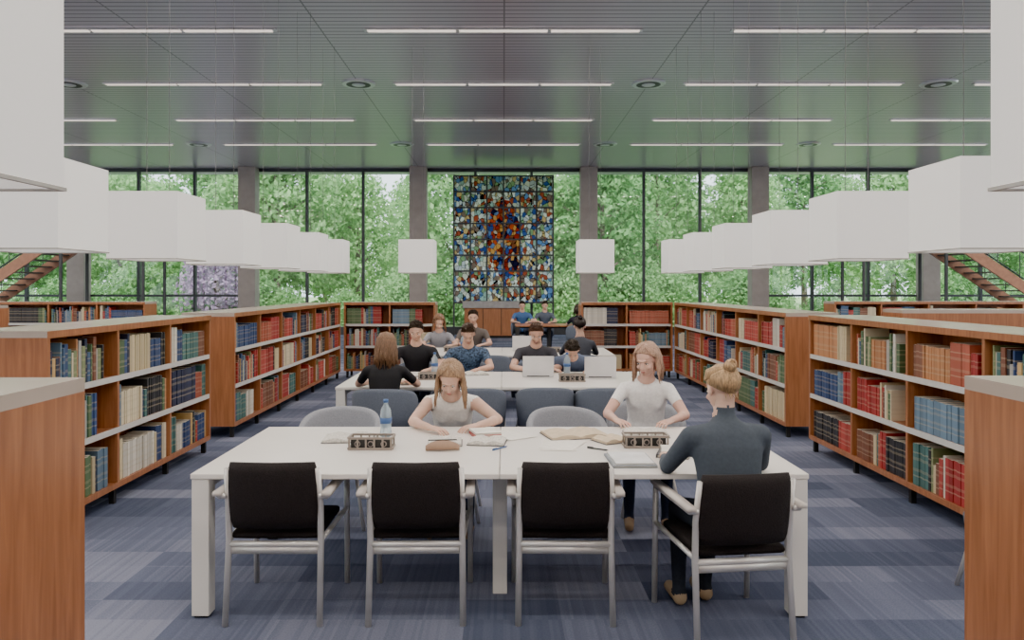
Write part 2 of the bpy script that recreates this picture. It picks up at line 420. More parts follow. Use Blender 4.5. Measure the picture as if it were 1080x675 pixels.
def hairm(c):
    m,nt,b=newmat('hair'); b.inputs['Roughness'].default_value=.55
    tc=nt.nodes.new('ShaderNodeTexCoord'); mp=nt.nodes.new('ShaderNodeMapping'); mp.inputs['Scale'].default_value=(1,1,.15)
    n=nt.nodes.new('ShaderNodeTexNoise'); n.inputs['Scale'].default_value=140; n.inputs['Detail'].default_value=3
    r=nt.nodes.new('ShaderNodeValToRGB'); r.color_ramp.elements[0].position=.3; r.color_ramp.elements[1].position=.7
    r.color_ramp.elements[0].color=tuple(q*.55 for q in c)+(1,); r.color_ramp.elements[1].color=tuple(min(1,q*1.35) for q in c)+(1,)
    nt.links.new(tc.outputs['Object'],mp.inputs[0]); nt.links.new(mp.outputs[0],n.inputs['Vector']); nt.links.new(n.outputs['Fac'],r.inputs['Fac']); nt.links.new(r.outputs['Color'],b.inputs['Base Color'])
    return m
M['eyew']=mat('eye_white',(.8,.78,.75),.2,0,0); M['iris']=mat('iris',(.05,.035,.02),.2,0,0); M['lip']=mat('lips',(.48,.19,.16),.45,0,0)
def hand(out,W,fw,nrm,side,vox,curl=.35,mi=0):
    fw=fw.normalized(); nrm=(nrm-fw*nrm.dot(fw)).normalized(); lat=fw.cross(nrm).normalized()*side
    b=MB(); rg=[]
    for t,w_,d_ in((-.02,.024,.020),(.0,.026,.019),(.03,.034,.017),(.065,.041,.015),(.088,.040,.012),(.095,.034,.007)):
        c=W+fw*t; rg.append([c+lat*w_*math.cos(q)+nrm*d_*math.sin(q) for q in [2*math.pi*k/12 for k in range(12)]])
    b.rings(rg)
    for off,L_,r_ in((.030,.066,.0085),(.010,.074,.0088),(-.011,.069,.0085),(-.030,.054,.0075)):
        p=W+fw*.085+lat*off; d=fw+lat*off*2.5; ang=curl*.5
        for k,s_ in enumerate((.42,.32,.26)):
            dd=(d.normalized()*math.cos(ang)-nrm*math.sin(ang)); q=p+dd*L_*s_*1.05; rr=r_*(1-.1*k)
            b.caps(p,rr,q,rr*.92,0,8); p=q; ang+=curl
    p=W+fw*.025+lat*.026; d=(fw*.75+lat*.75-nrm*.25).normalized(); q=p+d*.042; b.caps(p,.0125,q,.010,0,8)
    d=(fw*.95+lat*.25-nrm*.25).normalized(); b.caps(q,.010,q+d*.032,.0082,0,8)
    me=remesh(b,vox,2,.4); out.merge(me,mi); bpy.data.meshes.remove(me)
def person(name,x,y,yaw,lean=.35,hp=.4,hy=0,hr=0,hands=((.16,-.42,.775),(-.16,-.42,.775)),hand_in=.5,
           skinc=(.62,.38,.28),shirt=(.7,.68,.65),pants=(.03,.04,.07),shoe=(.3,.2,.12),hair=(.25,.13,.06),style='short',
           sleeve=.6,male=False,vox=.013,P=(0,0,.54),tt=0,feet=None,shirtmat=None,headup=0,pole_out=.55,bulk=1.0,open_=.072):
    P=Vector(P); sw=(.192 if male else .163)*(1+(bulk-1)*.6); g=1.08 if male else .97
    N=10; TL=.53 if male else .50; pts=[P.copy()]; angs=[]
    for i in range(N):
        a=lean*(.55+.75*i/N); angs.append(a); pts.append(pts[-1]+Vector((0,-math.sin(a),math.cos(a)))*(TL/N))
    angs.append(angs[-1])
    def sp(t):
        u=t*N; i=min(int(u),N-1); return pts[i].lerp(pts[i+1],u-i),angs[min(i,N)]
    b=MB(); rg=[]
    prof=[(-.18,.10,.07),(-.12,.155,.115),(0,.168,.112),(.15,.158,.105),(.32,.136,.095),(.5,.144,.102),(.68,.158,.106),(.82,.150,.094),(.90,.108,.076),(.96,.070,.060),(1.0,.056,.055)]
    for t,w_,d_ in prof:
        if t<0: c=P+Vector((0,0,t*TL)); a=angs[0]*.3
        else: c,a=sp(t)
        if male and t>.5: w_*=1.12; d_*=1.06
        if .1<t<.93: w_*=bulk
        f=Vector((0,-math.cos(a),-math.sin(a)))
        rg.append([c+Vector((w_*math.cos(q),0,0))+f*d_*math.sin(q)*(1) for q in [2*math.pi*k/20 for k in range(20)]])
    b.rings(rg)
    if not male:
        c,a=sp(.62)
        for sx in(-1,1): b.ball(c+Vector((sx*.062,-.050*math.cos(a),-.050*math.sin(a))),(.066,.052,.066))
    NB,an=pts[-1],angs[-1]
    na=lean*.9+hp*.35+headup; HC=NB+Vector((0,-math.sin(na),math.cos(na)))*.138
    Rh=Matrix.Rotation(hy,3,'Z')@Matrix.Rotation(hr,3,'Y')@Matrix.Rotation(hp+lean*.4,3,'X')
    nk=HC+Rh@Vector((0,.02,-.05))
    b.caps(NB-Vector((0,-.0,.03)),.058*g,nk,.050*g)
    segs=[('torso',sp(0)[0],sp(.45)[0],.13),('torso',sp(.45)[0],sp(.86)[0],.13),('neck',NB+Vector((0,0,.012)),nk,.05)]
    ar=1+(bulk-1)*.9
    W=[];F=[]
    for sx,T in((1,hands[0]),(-1,hands[1])):
        c,a=sp(.82); S=c+Vector((sx*sw,0,-.012)); T=Vector(T)
        l1,l2=.29*g,.245*g; d=T-S; D=min(d.length,(l1+l2)*.995); T=S+d.normalized()*D if d.length>(l1+l2)*.995 else T
        u=(T-S).normalized(); al=(l1*l1-l2*l2+D*D)/(2*D); hgt=math.sqrt(max(0,l1*l1-al*al))
        pole=Vector((sx*pole_out,.25,-.75)); pole=(pole-u*pole.dot(u)).normalized(); E=S+u*al+pole*hgt
        if E.z<.79 and T.z<.85 and abs(T.z-.78)<.1 and E.y<-.12: E.z=.79
        b.caps(S,.052*g*ar,E,.038*g*ar); b.caps(E,.037*g*ar,T,.025*g); b.caps(sp(.83)[0]+Vector((sx*.07,0,-.01)),.068*g,S,.052*g*ar)
        m_=E.lerp(T,.28); b.ball(m_,.038*g*ar)
        segs+= [('uarm',S,E,.05*g),('farm',E,T,.034*g)]
        W.append(T); F.append((T-E).normalized())
        hip=P+Vector((sx*.09,-.02,-.005))
        if feet: kn=Vector(feet[0 if sx>0 else 1][0]); ank=Vector(feet[0 if sx>0 else 1][1])
        else: kn=P+Vector((sx*.13,-.43,-.03)); ank=Vector((sx*.13,-.36,.09))
        b.caps(hip,.090,kn,.058); b.caps(kn,.057,ank,.036); b.ball(kn.lerp(ank,.3)+Vector((0,.015,0)),(.055,.058,.1))
        toe=ank+Vector((0,-.15,-.045)); b.caps(ank+Vector((0,.02,-.04)),.04,toe,.033); b.caps(ank+Vector((0,.02,-.045)),.04,ank,.038)
        segs+=[('thigh',hip,kn,.08),('calf',kn,ank,.045),('foot',ank+Vector((0,.02,-.045)),toe,.036)]
    me=remesh(b,vox,3)
    def lab_(c):
        best=9;r=None
        for s in segs:
            d,t=segd(c,s[1],s[2]); d-=s[3]
            if d<best: best=d;r=(s,t,d)
        return r
    for v in me.vertices:
        s,t,d=lab_(v.co)
        if s[0]=='uarm' and .2<sleeve<1 or s[0]=='farm' and sleeve>1:
            ts=sleeve if s[0]=='uarm' else sleeve-1; ln=(s[2]-s[1]).length
            if abs(t-ts)*ln<vox*.75: v.co+= (s[2]-s[1])*(ts-t)
        elif s[0]=='torso' and abs(v.co.z-(P.z-.04))<vox*.6: v.co.z=P.z-.04
    NC=NB+Vector((0,-.018,.012))
    for v in me.vertices:
        dd=(v.co-NC); 
        if lab_(v.co)[0][0] in('torso','neck') and abs(dd.length-open_)<vox*.7: v.co=NC+dd.normalized()*open_
    fm=[]
    for pl in me.polygons:
        c=pl.center; s,bt,best=lab_(c); lab=s[0]
        if lab in('torso','neck') and ((c-NC).length<open_ or (lab=='neck' and c.z>NB.z+.01)): k=0
        elif lab in('torso','neck'): k=1 if c.z>P.z-.04 else 2
        elif lab=='uarm': k=1 if bt<sleeve*1.0 or sleeve>=1 else 0
        elif lab=='farm': k=1 if sleeve>1 and bt<sleeve-1 else 0
        elif lab in('thigh','calf'): k=2
        else: k=3
        if sleeve<.2 and lab=='uarm' and abs(c.x)<sw-.030: k=1
        fm.append(k)
    out=MB(); out.merge(me,fm); bpy.data.meshes.remove(me)
    for i,sx in enumerate((1,-1)):
        fwd=F[i].copy(); inw=Vector((-sx*hand_in,-.6,-.08)); fw=(fwd*.5+inw).normalized(); 
        if W[i].z<.85: fw.z=-.04
        lat=fw.normalized().cross(Vector((0,0,1))); s_=1 if lat.x*(-sx)>0 else -1
        hand(out,W[i],fw,Vector((0,0,1)),s_,.0045 if vox<.015 else .006,.35)
    h=MB(); T=lambda q:HC+Rh@Vector(q); Rm=Rh
    def hb(c,r): h.ball(T(c),r,0,16,Rm)
    hb((0,.012,.03),(.073,.090,.083)); hb((0,-.022,-.03),(.059,.066,.076)); hb((0,-.040,-.080),(.035,.038,.030)); hb((0,-.02,-.062),(.051,.055,.04))
    hb((0,-.078,.022),(.042,.010,.008)); h.caps(T((0,-.084,.004)),.0065,T((0,-.100,-.028)),.0100)
    for sx in(-1,1): hb((sx*.011,-.091,-.031),(.007,.008,.006)); hb((sx*.034,-.064,-.030),(.022,.018,.016)); hb((sx*.074,.012,-.008),(.010,.019,.030))
    hb((0,-.084,-.058),(.020,.010,.012)); h.caps(T((0,.02,-.02)),.05,nk,.050)
    me=remesh(h,.0055 if vox<.015 else .009,3); out.merge(me,0); bpy.data.meshes.remove(me)
    for sx in(-1,1):
        out.ball(T((sx*.030,-.073,.002)),(.0125,.009,.0055),5,10,Rm); out.ball(T((sx*.030,-.079,.001)),(.0055,.004,.0052),6,8,Rm)
        out.tube([T((sx*.017,-.079,.0055)),T((sx*.030,-.082,.0085)),T((sx*.044,-.072,.004))],[.0014,.0020,.0014],6,6)
        out.tube([T((sx*.016,-.086,.024)),T((sx*.032,-.085,.027)),T((sx*.048,-.075,.021))],[.002,.0026,.0012],4,6)
    out.ball(T((0,-.0925,-.056)),(.019,.005,.0032),7,10,Rm); out.ball(T((0,-.0915,-.062)),(.016,.005,.004),7,10,Rm)
    # ---- hair
    rx,ry,rz=.079,.097,.090
    def cap(q,th,k=1.0):   # q=0 back, pi front
        return Vector((rx*math.sin(th)*math.sin(q)*k,.018+ry*math.sin(th)*math.cos(q)*k,.034+rz*math.cos(th)*k))
    def hl(q):
        f=(1-math.cos(q))/2
        return 2.45-1.40*f**.9
    nq=28; rg=[]
    for i in range(13):
        t=i/12; rg.append([T(cap(2*math.pi*k/nq,max(.02,hl(2*math.pi*k/nq)*t),1.03-.08*t**6*(1-math.cos(2*math.pi*k/nq))/2+.06*t**3*(1+math.cos(2*math.pi*k/nq))/2)) for k in range(nq)])
    out.rings(rg,4)
    if style=='short':
        for _ in range(420):
            q=U(0,6.283); th=hl(q)*math.sqrt(U(.0,.95)); front=math.cos(q)<-.3 and th>.75
            a=cap(q,th,1.0 if not front else .97); fwd=Vector((U(-.4,.4),-1,.1)) if th<1.1 else Vector((U(-.2,.2),.1,-1))
            if front: fwd=Vector((U(-.5,.5),-.15,.75))
            n_=(a-Vector((0,.018,.034))).normalized(); l=U(.014,.026); lift=.6 if (th<1.1) else .18
            if front: lift=.25
            out.tube([T(a),T(a+n_*l*lift*.8+fwd*l*.4),T(a+n_*l*lift+fwd*l)],[.0055,.005,.001],4,5)
    else:
        for i in range(170):
            q=math.radians(U(-152,152)); th1=min(hl(q),1.45)
            if style=='long':
                qs=math.copysign(min(abs(q),math.radians(102)),q)
                pth=[T(cap(q,.08,1.05)),T(cap(q,th1*.55,1.07)),T(cap((q+qs)/2,(th1+1.35)/2,1.10)),T(cap(qs,1.62,1.12))]
                w0=pth[-1]; rad=[.004,.0075,.009,.0095]; Lh=U(.10,.20)+tt; back=Rh@Vector((math.sin(qs)*.02,math.cos(qs)*.04+.02,0))
                for k in(1,2,3):
                    pth.append(w0+Vector((back.x*k/3+U(-.009,.009),back.y*k/3,-Lh*k/3))); rad.append(.0100-.0027*k)
            else:
                gz=Vector((0,.108,.078)) if style=='bun' else Vector((0,.115,.0))
                if i%2:
                    q=U(-1.5,1.5); pth=[T(cap(q,hl(q)*.97,1.04)),T(cap(q*.8,hl(q)*.75,1.07)),T(cap(q*.4,1.15,1.08)),T(gz)]; rad=[.005,.008,.008,.006]
                else:
                    pth=[T(cap(q,th1*.97,1.03)),T(cap(q*.85,th1*.7,1.07)),T(cap(q*.5,.85,1.08)),T(gz)]; rad=[.005,.008,.008,.006]
            out.tube(pth,rad,4,6)
        if style=='bun':
            for k in range(16):
                a=2*math.pi*k/16; rr=.026
                out.tube([T((math.cos(a+j*.5)*rr*(1-.12*j),.104+.014*j,.092+.004*j+math.sin(a+j*.5)*rr*(1-.12*j))) for j in range(4)],[.008,.012,.011,.006],4,6)
            out.ball(T((0,.120,.094)),(.028,.028,.028),4,10)
            for k in range(10):
                q=U(-.8,.8); a=cap(q,2.4,1.05); out.tube([T(a),T(a+Vector((U(-.01,.01),.012,-.03)))],[.003,.0008],4,5)
    mats=[skin(skinc),shirtmat or mat('shirt',shirt,.85,0,.08,60,.1),mat('trousers',pants,.85,0,.15,80),mat('shoes',shoe,.6),hairm(hair),M['eyew'],M['iris'],M['lip']]
    return out.obj(name,mats,smooth=True,loc=(x,y,0),rz=yaw)
PI=math.pi
fair=(.66,.43,.33)
person('seated_woman',-.37,5.62,.0,lean=.58,hp=.48,hy=-.12,hr=.05,hands=((.20,-.52,.785),(-.12,-.60,.785)),hand_in=1.0,skinc=fair,shirt=(.88,.85,.80),hair=(.32,.20,.115),style='long',sleeve=.05,tt=.03,pole_out=1.0,open_=.085)
person('seated_woman',1.08,5.76,-.15,lean=.30,hp=.25,hy=-.45,hands=((.16,-.46,.785),(-.22,-.50,.785)),skinc=(.68,.42,.33),shirt=(.88,.86,.84),hair=(.42,.26,.18),style='long',sleeve=.55,tt=0,pole_out=.7,P=(0,0,.57))
person('seated_woman',1.13,3.76,PI+.12,lean=.20,hp=.22,hy=.15,hands=((.20,-.42,.79),(-.18,-.42,.79)),skinc=fair,shirt=(.062,.078,.10),pants=(.02,.025,.035),shoe=(.36,.26,.16),hair=(.48,.31,.16),style='bun',sleeve=1.85,
       feet=(((.12,-.42,.51),(.14,-.36,.09)),((-.08,-.43,.51),(-.02,-.40,.09))),pole_out=.35,bulk=1.18,P=(0,0,.57),open_=.055)
person('seated_woman',-1.1,6.98,PI,lean=.22,hp=.25,hands=((.17,-.45,.79),(-.17,-.45,.79)),shirt=(.014,.014,.017),hair=(.22,.12,.065),style='long',sleeve=.7,vox=.016,tt=.08,pole_out=.8)
pm=mat('patterned_shirt',(.06,.10,.17),.8,0,.95,45)
person('seated_man',-1.02,8.98,0,lean=.2,hp=.28,hands=((.2,-.48,.79),(-.2,-.46,.79)),shirt=(.014,.014,.018),hair=(.04,.026,.016),male=True,vox=.016,sleeve=.65)
person('seated_man',-.42,9.0,.05,lean=.34,hp=.5,hands=((.12,-.5,.79),(-.22,-.5,.79)),shirtmat=pm,hair=(.06,.033,.018),male=True,vox=.016,sleeve=.6)
person('seated_man',.38,9.02,0,lean=.34,hp=.38,hands=((.12,-.5,.79),(-.14,-.5,.79)),shirt=(.04,.04,.05),hair=(.09,.045,.026),male=True,vox=.016,sleeve=.6)
person('seated_man',.82,9.0,-.1,lean=.85,hp=.55,hy=.1,hands=((.26,-.5,.79),(-.26,-.45,.79)),hand_in=1.5,shirt=(.10,.13,.2),hair=(.03,.02,.012),male=True,vox=.016,sleeve=.9)
person('seated_woman',1.05,10.35,PI,lean=.15,hp=.2,hands=((.17,-.45,.79),(-.17,-.45,.79)),shirt=(.05,.055,.07),hair=(.02,.013,.01),style='bun',sleeve=1.8,vox=.02)
person('seated_woman',-1.05,12.35,.1,lean=.3,hp=.4,hands=((.17,-.45,.79),(-.17,-.45,.79)),shirt=(.3,.3,.33),hair=(.2,.1,.05),style='long',sleeve=.7,vox=.02)
person('seated_man',-.5,12.55,0,lean=.1,hp=.1,hands=((.17,-.45,.79),(-.17,-.45,.79)),shirt=(.12,.10,.09),hair=(.04,.025,.015),male=True,sleeve=.7,vox=.02)
person('seated_man',.5,20.25,0,lean=.1,hp=.2,hands=((.17,-.45,.79),(-.17,-.45,.79)),shirt=(.05,.12,.28),hair=(.04,.025,.015),male=True,sleeve=.7,vox=.022)
person('seated_man',1.1,20.25,0,lean=.1,hp=.2,hands=((.17,-.45,.79),(-.17,-.45,.79)),shirt=(.08,.10,.14),hair=(.04,.025,.015),male=True,sleeve=.7,vox=.022)
person('seated_woman',1.8,18.2,PI,lean=.2,hp=.2,hands=((.17,-.45,.79),(-.17,-.45,.79)),shirt=(.02,.02,.03),hair=(.04,.025,.015),style='long',sleeve=.7,vox=.022)

# ------------------------------------------------------------ table items
def openbook(x,y,rz,w=.2,hh=.27,z=.752,m=None,name='open_book'):
    b=MB(); n=8
    for s in(-1,1):
        rg=[]
        for i in range(n+1):
            t=i/n; xx=s*w*t; zz=.004+.022*math.sin(min(1,t*1.0+.12)*math.pi*.85)
            rg.append([(xx,-hh/2,.003),(xx,hh/2,.003),(xx,hh/2,zz+.003),(xx,-hh/2,zz+.003)])
        b.rings(rg,0)
    b.b2(-w-.006,w+.006,-hh/2-.006,hh/2+.006,0,.003,1)
    return b.obj(name,[m or M['print'],M['cover']],loc=(x,y,z),rz=rz)
M['cover']=mat('book_cover',(.10,.09,.09),.5)
M['print']=mat('printed_page',(.66,.63,.57),.8,0,.25,70)
M['tan']=mat('tan_paper',(.64,.52,.37),.8,0,.10,30)
M['blue']=mat('blue_plastic',(.05,.12,.3),.4)
openbook(-.98,4.80,.08,.15,.22); openbook(.46,4.93,.25,.19,.26,m=M['tan']); openbook(-.10,4.70,-.1,.11,.19,name='open_notebook'); openbook(-.36,4.68,.05,.10,.2,name='open_notebook')
openbook(.93,4.96,-.1,.14,.22); openbook(.68,4.75,.5,.10,.16,m=M['tan'])
def sheet(x,y,rz,w=.21,h=.297,n=3):
    b=MB()
    for k in range(n):
        r=Matrix.Rotation(U(-.25,.25),3,'Z'); b.box((U(-.02,.02),U(-.02,.02),.001+k*.0012),(w,h,.0008),0,r)
    b.obj('paper_sheets',[M['paper']],loc=(x,y,.7505),rz=rz)
sheet(.36,4.62,-.3); sheet(.05,4.95,.6)
def stack(x,y,rz,items,z=.751,name='book_stack'):
    b=MB(); ms=[M['paper']]; zz=0
    for i,(w_,d_,h_,c) in enumerate(items):
        ms.append(mat('cover',c,.5)); r=Matrix.Rotation(U(-.15,.15),3,'Z')
        b.box((0,0,zz+.0015),(w_,d_,.003),i+1,r); b.box((.003,0,zz+h_/2),(w_-.012,d_-.01,h_-.006),0,r); b.box((0,0,zz+h_-.0015),(w_,d_,.003),i+1,r)
        b.box((-w_/2+.0015,0,zz+h_/2),(.003,d_,h_),i+1,r); zz+=h_+.0005
    return b.obj(name,ms,loc=(x,y,z),rz=rz)
stack(.70,4.20,.1,[(.24,.31,.012,(.30,.33,.36)),(.21,.28,.01,(.75,.75,.75))],name='notebook_stack')
stack(.98,4.36,-.2,[(.18,.2,.018,(.12,.12,.13)),(.15,.18,.02,(.75,.72,.65))])
stack(-.12,4.94,.2,[(.18,.20,.02,(.5,.1,.08)),(.17,.19,.012,(.8,.78,.7))])
stack(-.55,8.0,.2,[(.2,.27,.02,(.1,.2,.4)),(.18,.25,.02,(.7,.65,.5))]); stack(-1.4,8.2,-.2,[(.2,.27,.03,(.5,.4,.2))])
openbook(-.95,8.2,0,.16,.24); openbook(-.3,8.35,.2,.12,.22); openbook(-1.05,7.6,PI,.16,.22)
def pouch(x,y,rz):
    b=MB(); rg=[]
    for i in range(11):
        t=i/10; r=.032*math.sin(math.pi*(.08+.84*t))**.5; rg.append([((t-.5)*.2,r*1.1*math.cos(q),r+.9*r*math.sin(q)) for q in [2*math.pi*k/14 for k in range(14)]])
    b.rings(rg,0); b.box((0,0,.062),(.17,.008,.006),1); b.obj('pencil_case',[mat('tan_canvas',(.38,.25,.17),.8),M['dark']],smooth=True,loc=(x,y,.751),rz=rz)
pouch(-.36,4.48,.1)
def pen(x,y,rz,c):
    b=MB(); b.tube([(-.07,0,.005),(.055,0,.005),(.07,0,.005)],[.0045,.0045,.001],0,8); b.box((-.05,0,.011),(.04,.003,.003),0); b.obj('pen',[c],smooth=True,loc=(x,y,.751),rz=rz)
pen(.56,4.50,-.6,M['dark']); pen(-.02,4.52,.9,M['blue'])
def socketbox(x,y):
    b=MB(); w_=.13;d_=.06;hh=.075
    for sy in(-1,1):
        for z in(.006,hh-.006): b.b2(-w_,w_,sy*d_-.006,sy*d_+.006,z-.006,z+.006,0)
        for k in range(6):
            xx=-w_+.006+k*(2*w_-.012)/5; b.b2(xx-.005,xx+.005,sy*d_-.005,sy*d_+.005,.012,hh-.012,0)
    for s in(-1,1):
        for z in(.006,hh-.006): b.b2(s*w_-.006,s*w_+.006,-d_+.006,d_-.006,z-.006,z+.006,0)
    b.b2(-w_+.012,w_-.012,-d_+.02,d_-.02,0,hh-.018,1)
    for k in range(3):
        cx_=-.078+k*.078; b.tube([(cx_,-d_+.021,.032),(cx_,-d_+.014,.032)],[.018,.018],2,14); b.tube([(cx_,-d_+.014,.032),(cx_,-d_+.012,.032)],[.013,.013],1,8)
    b.obj('desk_socket_box',[mat('box_frame',(.30,.25,.21),.5),M['dark'],M['colm']],bevel=.0015,loc=(x,y,.751))
socketbox(-.79,4.55); socketbox(.86,4.60)
for y in(8.0,11.4): socketbox(-.75,y-.1); socketbox(.7,y-.25)
def bottle(x,y,z=.751):
    b=MB(); pr=[(0,.028),(.004,.033),(.03,.034),(.05,.031),(.07,.034),(.13,.034),(.17,.030),(.195,.016),(.205,.013),(.215,.013)]
    b.rings([[(r*math.cos(q),r*math.sin(q),zz) for q in [2*math.pi*k/20 for k in range(20)]] for zz,r in pr],0)
    b.rings([[(r*math.cos(q),r*math.sin(q),zz) for q in [2*math.pi*k/20 for k in range(20)]] for zz,r in((.215,.015),(.235,.015))],1)
    b.rings([[(.0352*math.cos(q),.0352*math.sin(q),zz) for q in [2*math.pi*k/20 for k in range(20)]] for zz in(.085,.12)],1)
    m,nt,p_=newmat('bottle_plastic'); setc(p_,(.75,.88,.95)); p_.inputs['Transmission Weight'].default_value=.7; p_.inputs['Roughness'].default_value=.1; p_.inputs['IOR'].default_value=1.2
    o=b.obj('water_bottle',[m,M['blue']],smooth=True,loc=(x,y,z)); o.scale=(1.1,1.1,1.02)
bottle(-.76,4.90); bottle(-.76,8.38); bottle(.70,8.35); bottle(-.62,11.6)
def laptop(x,y,rz,tilt=.25,z=.751):
    b=MB(); b.box((0,0,.008),(.33,.23,.014),0); b.box((0,-.02,.0156),(.27,.11,.001),1); b.box((0,.075,.0156),(.10,.06,.0008),2)
    r=Matrix.Rotation(tilt,3,'X')
    c=Vector((0,-.115,.016))+r@Vector((0,0,.11)); b.box(c,(.33,.006,.22),0,r); b.box(Vector((0,-.115,.016))+r@Vector((0,.0035,.112)),(.31,.001,.195),1,r)
    b.tube([(-.12,-.115,.013),(.12,-.115,.013)],.006,1,8)
    b.obj('laptop',[M['alu'],M['dark'],M['silver']],bevel=.0012,loc=(x,y,z),rz=rz)
laptop(.37,8.20,0); laptop(1.03,8.12,-.08); laptop(.3,11.5,0)

# ------------------------------------------------------------ far end: cabinet, stained glass
cb=MB(); cb.b2(-1.3,.55,25.2,25.9,.08,1.0,0); cb.b2(-1.36,.61,25.15,25.95,1.0,1.22,1); cb.b2(-1.25,.5,25.25,25.85,0,.08,2)
for k in(-.68,-.07): cb.b2(k-.01,k+.01,25.19,25.2,.1,.98,2)
cb.obj('reception_cabinet',[M['wood'],mat('cabinet_top',(.36,.34,.33),.5),M['foot']],bevel=.01)
def stained():
    m=bpy.data.materials.new('stained_glass'); m.use_nodes=True; nt=m.node_tree; nt.nodes.clear()
    N=nt.nodes.new; Lk=nt.links.new
    tc=N('ShaderNodeTexCoord'); mp=N('ShaderNodeMapping'); mp.inputs['Scale'].default_value=(1.35,1,1)
    vo=N('ShaderNodeTexVoronoi'); vo.inputs['Scale'].default_value=6.5
    ve=N('ShaderNodeTexVoronoi'); ve.feature='DISTANCE_TO_EDGE'; ve.inputs['Scale'].default_value=6.5
    Lk(tc.outputs['Object'],mp.inputs[0]); Lk(mp.outputs[0],vo.inputs['Vector']); Lk(mp.outputs[0],ve.inputs['Vector'])
    s=N('ShaderNodeSeparateColor'); Lk(vo.outputs['Color'],s.inputs[0])
    def ramp(cs):
        r=N('ShaderNodeValToRGB'); r.color_ramp.interpolation='CONSTANT'; e=r.color_ramp.elements
        for i,c in enumerate(cs):
            x=e[i] if i<2 else e.new(i/len(cs)); x.position=i/len(cs); x.color=c+(1,)
        Lk(s.outputs[0],r.inputs['Fac']); return r
    ro=ramp([(.92,.92,.92),(.35,.52,.78),(.84,.82,.76),(.18,.28,.58),(.85,.68,.42),(.6,.74,.72),(.65,.26,.18),(.95,.95,.92),(.48,.62,.42),(.78,.80,.84),(.45,.36,.32)])
    ri=ramp([(.60,.12,.07),(.18,.24,.52),(.50,.26,.16),(.75,.22,.11),(.82,.55,.26),(.09,.09,.18),(.75,.66,.58),(.32,.45,.68),(.48,.15,.10)])
    m2=N('ShaderNodeMapping'); m2.inputs['Scale'].default_value=(1.30,0,.58); Lk(tc.outputs['Object'],m2.inputs[0])
    ln=N('ShaderNodeVectorMath'); ln.operation='LENGTH'
    nz=N('ShaderNodeTexNoise'); nz.inputs['Scale'].default_value=1.5; Lk(tc.outputs['Object'],nz.inputs['Vector'])
    Lk(m2.outputs[0],ln.inputs[0]); ad=N('ShaderNodeMath'); ad.operation='ADD'; Lk(ln.outputs['Value'],ad.inputs[0]); Lk(nz.outputs['Fac'],ad.inputs[1])
    lt=N('ShaderNodeMath'); lt.operation='LESS_THAN'; lt.inputs[1].default_value=1.3; Lk(ad.outputs[0],lt.inputs[0])
    mx=N('ShaderNodeMix'); mx.data_type='RGBA'; Lk(lt.outputs[0],mx.inputs[0]); Lk(ro.outputs[0],mx.inputs[6]); Lk(ri.outputs[0],mx.inputs[7])
    ed=N('ShaderNodeMath'); ed.operation='LESS_THAN'; ed.inputs[1].default_value=.035; Lk(ve.outputs['Distance'],ed.inputs[0])
    m3=N('ShaderNodeMix'); m3.data_type='RGBA'; Lk(ed.outputs[0],m3.inputs[0]); Lk(mx.outputs[2],m3.inputs[6]); m3.inputs[7].default_value=(.01,.01,.012,1)
    t=N('ShaderNodeBsdfTranslucent'); tr=N('ShaderNodeBsdfTransparent'); d=N('ShaderNodeBsdfDiffuse')
    for q in(t,tr,d): Lk(m3.outputs[2],q.inputs[0])
    a=N('ShaderNodeMixShader'); a.inputs[0].default_value=.32; Lk(t.outputs[0],a.inputs[1]); Lk(tr.outputs[0],a.inputs[2])
    c=N('ShaderNodeMixShader'); c.inputs[0].default_value=.15; Lk(a.outputs[0],c.inputs[1]); Lk(d.outputs[0],c.inputs[2])
    o=N('ShaderNodeOutputMaterial'); Lk(c.outputs[0],o.inputs[0]); return m
b=MB(); w_=3.44; z0=-2.2; z1=2.2
b.b2(-w_/2,w_/2,-.004,.004,z0,z1,0)
for i in range(7):
    x=-w_/2+i*w_/6; b.b2(x-.026,x+.026,-.03,.03,z0-.03,z1+.03,1)
for i in range(9):
    z=z0+i*(z1-z0)/8; b.b2(-w_/2,w_/2,-.025,.025,z-.026,z+.026,1)
for x in(-w_/2,w_/2): b.b2(x-.03,x+.03,-.03,.03,-3.35,z0,1)
b.obj('stained_glass_panel',[stained(),M['mull']],loc=(0,26.3,3.35))

# stairs
def stair(sx):
    b=MB(); y0,y1=22.0,23.6; xb,xt=sx*17.6,sx*13.0; zt=3.1; n=17
    def P(t,y,dz=0): return Vector((xb+(xt-xb)*t,y,zt*t+dz))
    ang=math.atan2(zt,abs(xt-xb))
    for y,m_ in((y0,0),(y1,0)):
        rot=Matrix.Rotation(ang if sx>0 else -ang,3,'Y')
        c=(P(0,y)+P(1,y))/2; b.box(c+Vector((0,0,.0)),(math.hypot(zt,xt-xb),.07,.30),m_,rot)
        b.tube([P(0,y,1.0),P(1,y,1.0)],.025,1,8)
        for k in range(8): b.tube([P(k/7*.98+.01,y,.1),P(k/7*.98+.01,y,1.0)],.012,1,6)
    for k in range(n):
        c=P((k+.7)/n,(y0+y1)/2); b.box(c,(.29,y1-y0-.08,.04),2)
    b.b2(min(xt,xt-sx*2.6),max(xt,xt-sx*2.6),y0,y1,zt-.2,zt,0)
    for x in(xt-sx*.1,xt-sx*2.5):
        for y in(y0+.1,y1-.1): b.tube([(x,y,0),(x,y,zt-.2)],.05,1,8)
    b.obj('staircase',[mat('stringer',(.42,.20,.12),.5),M['mull'],mat('treads',(.16,.13,.12),.6)])
stair(-1); stair(1)

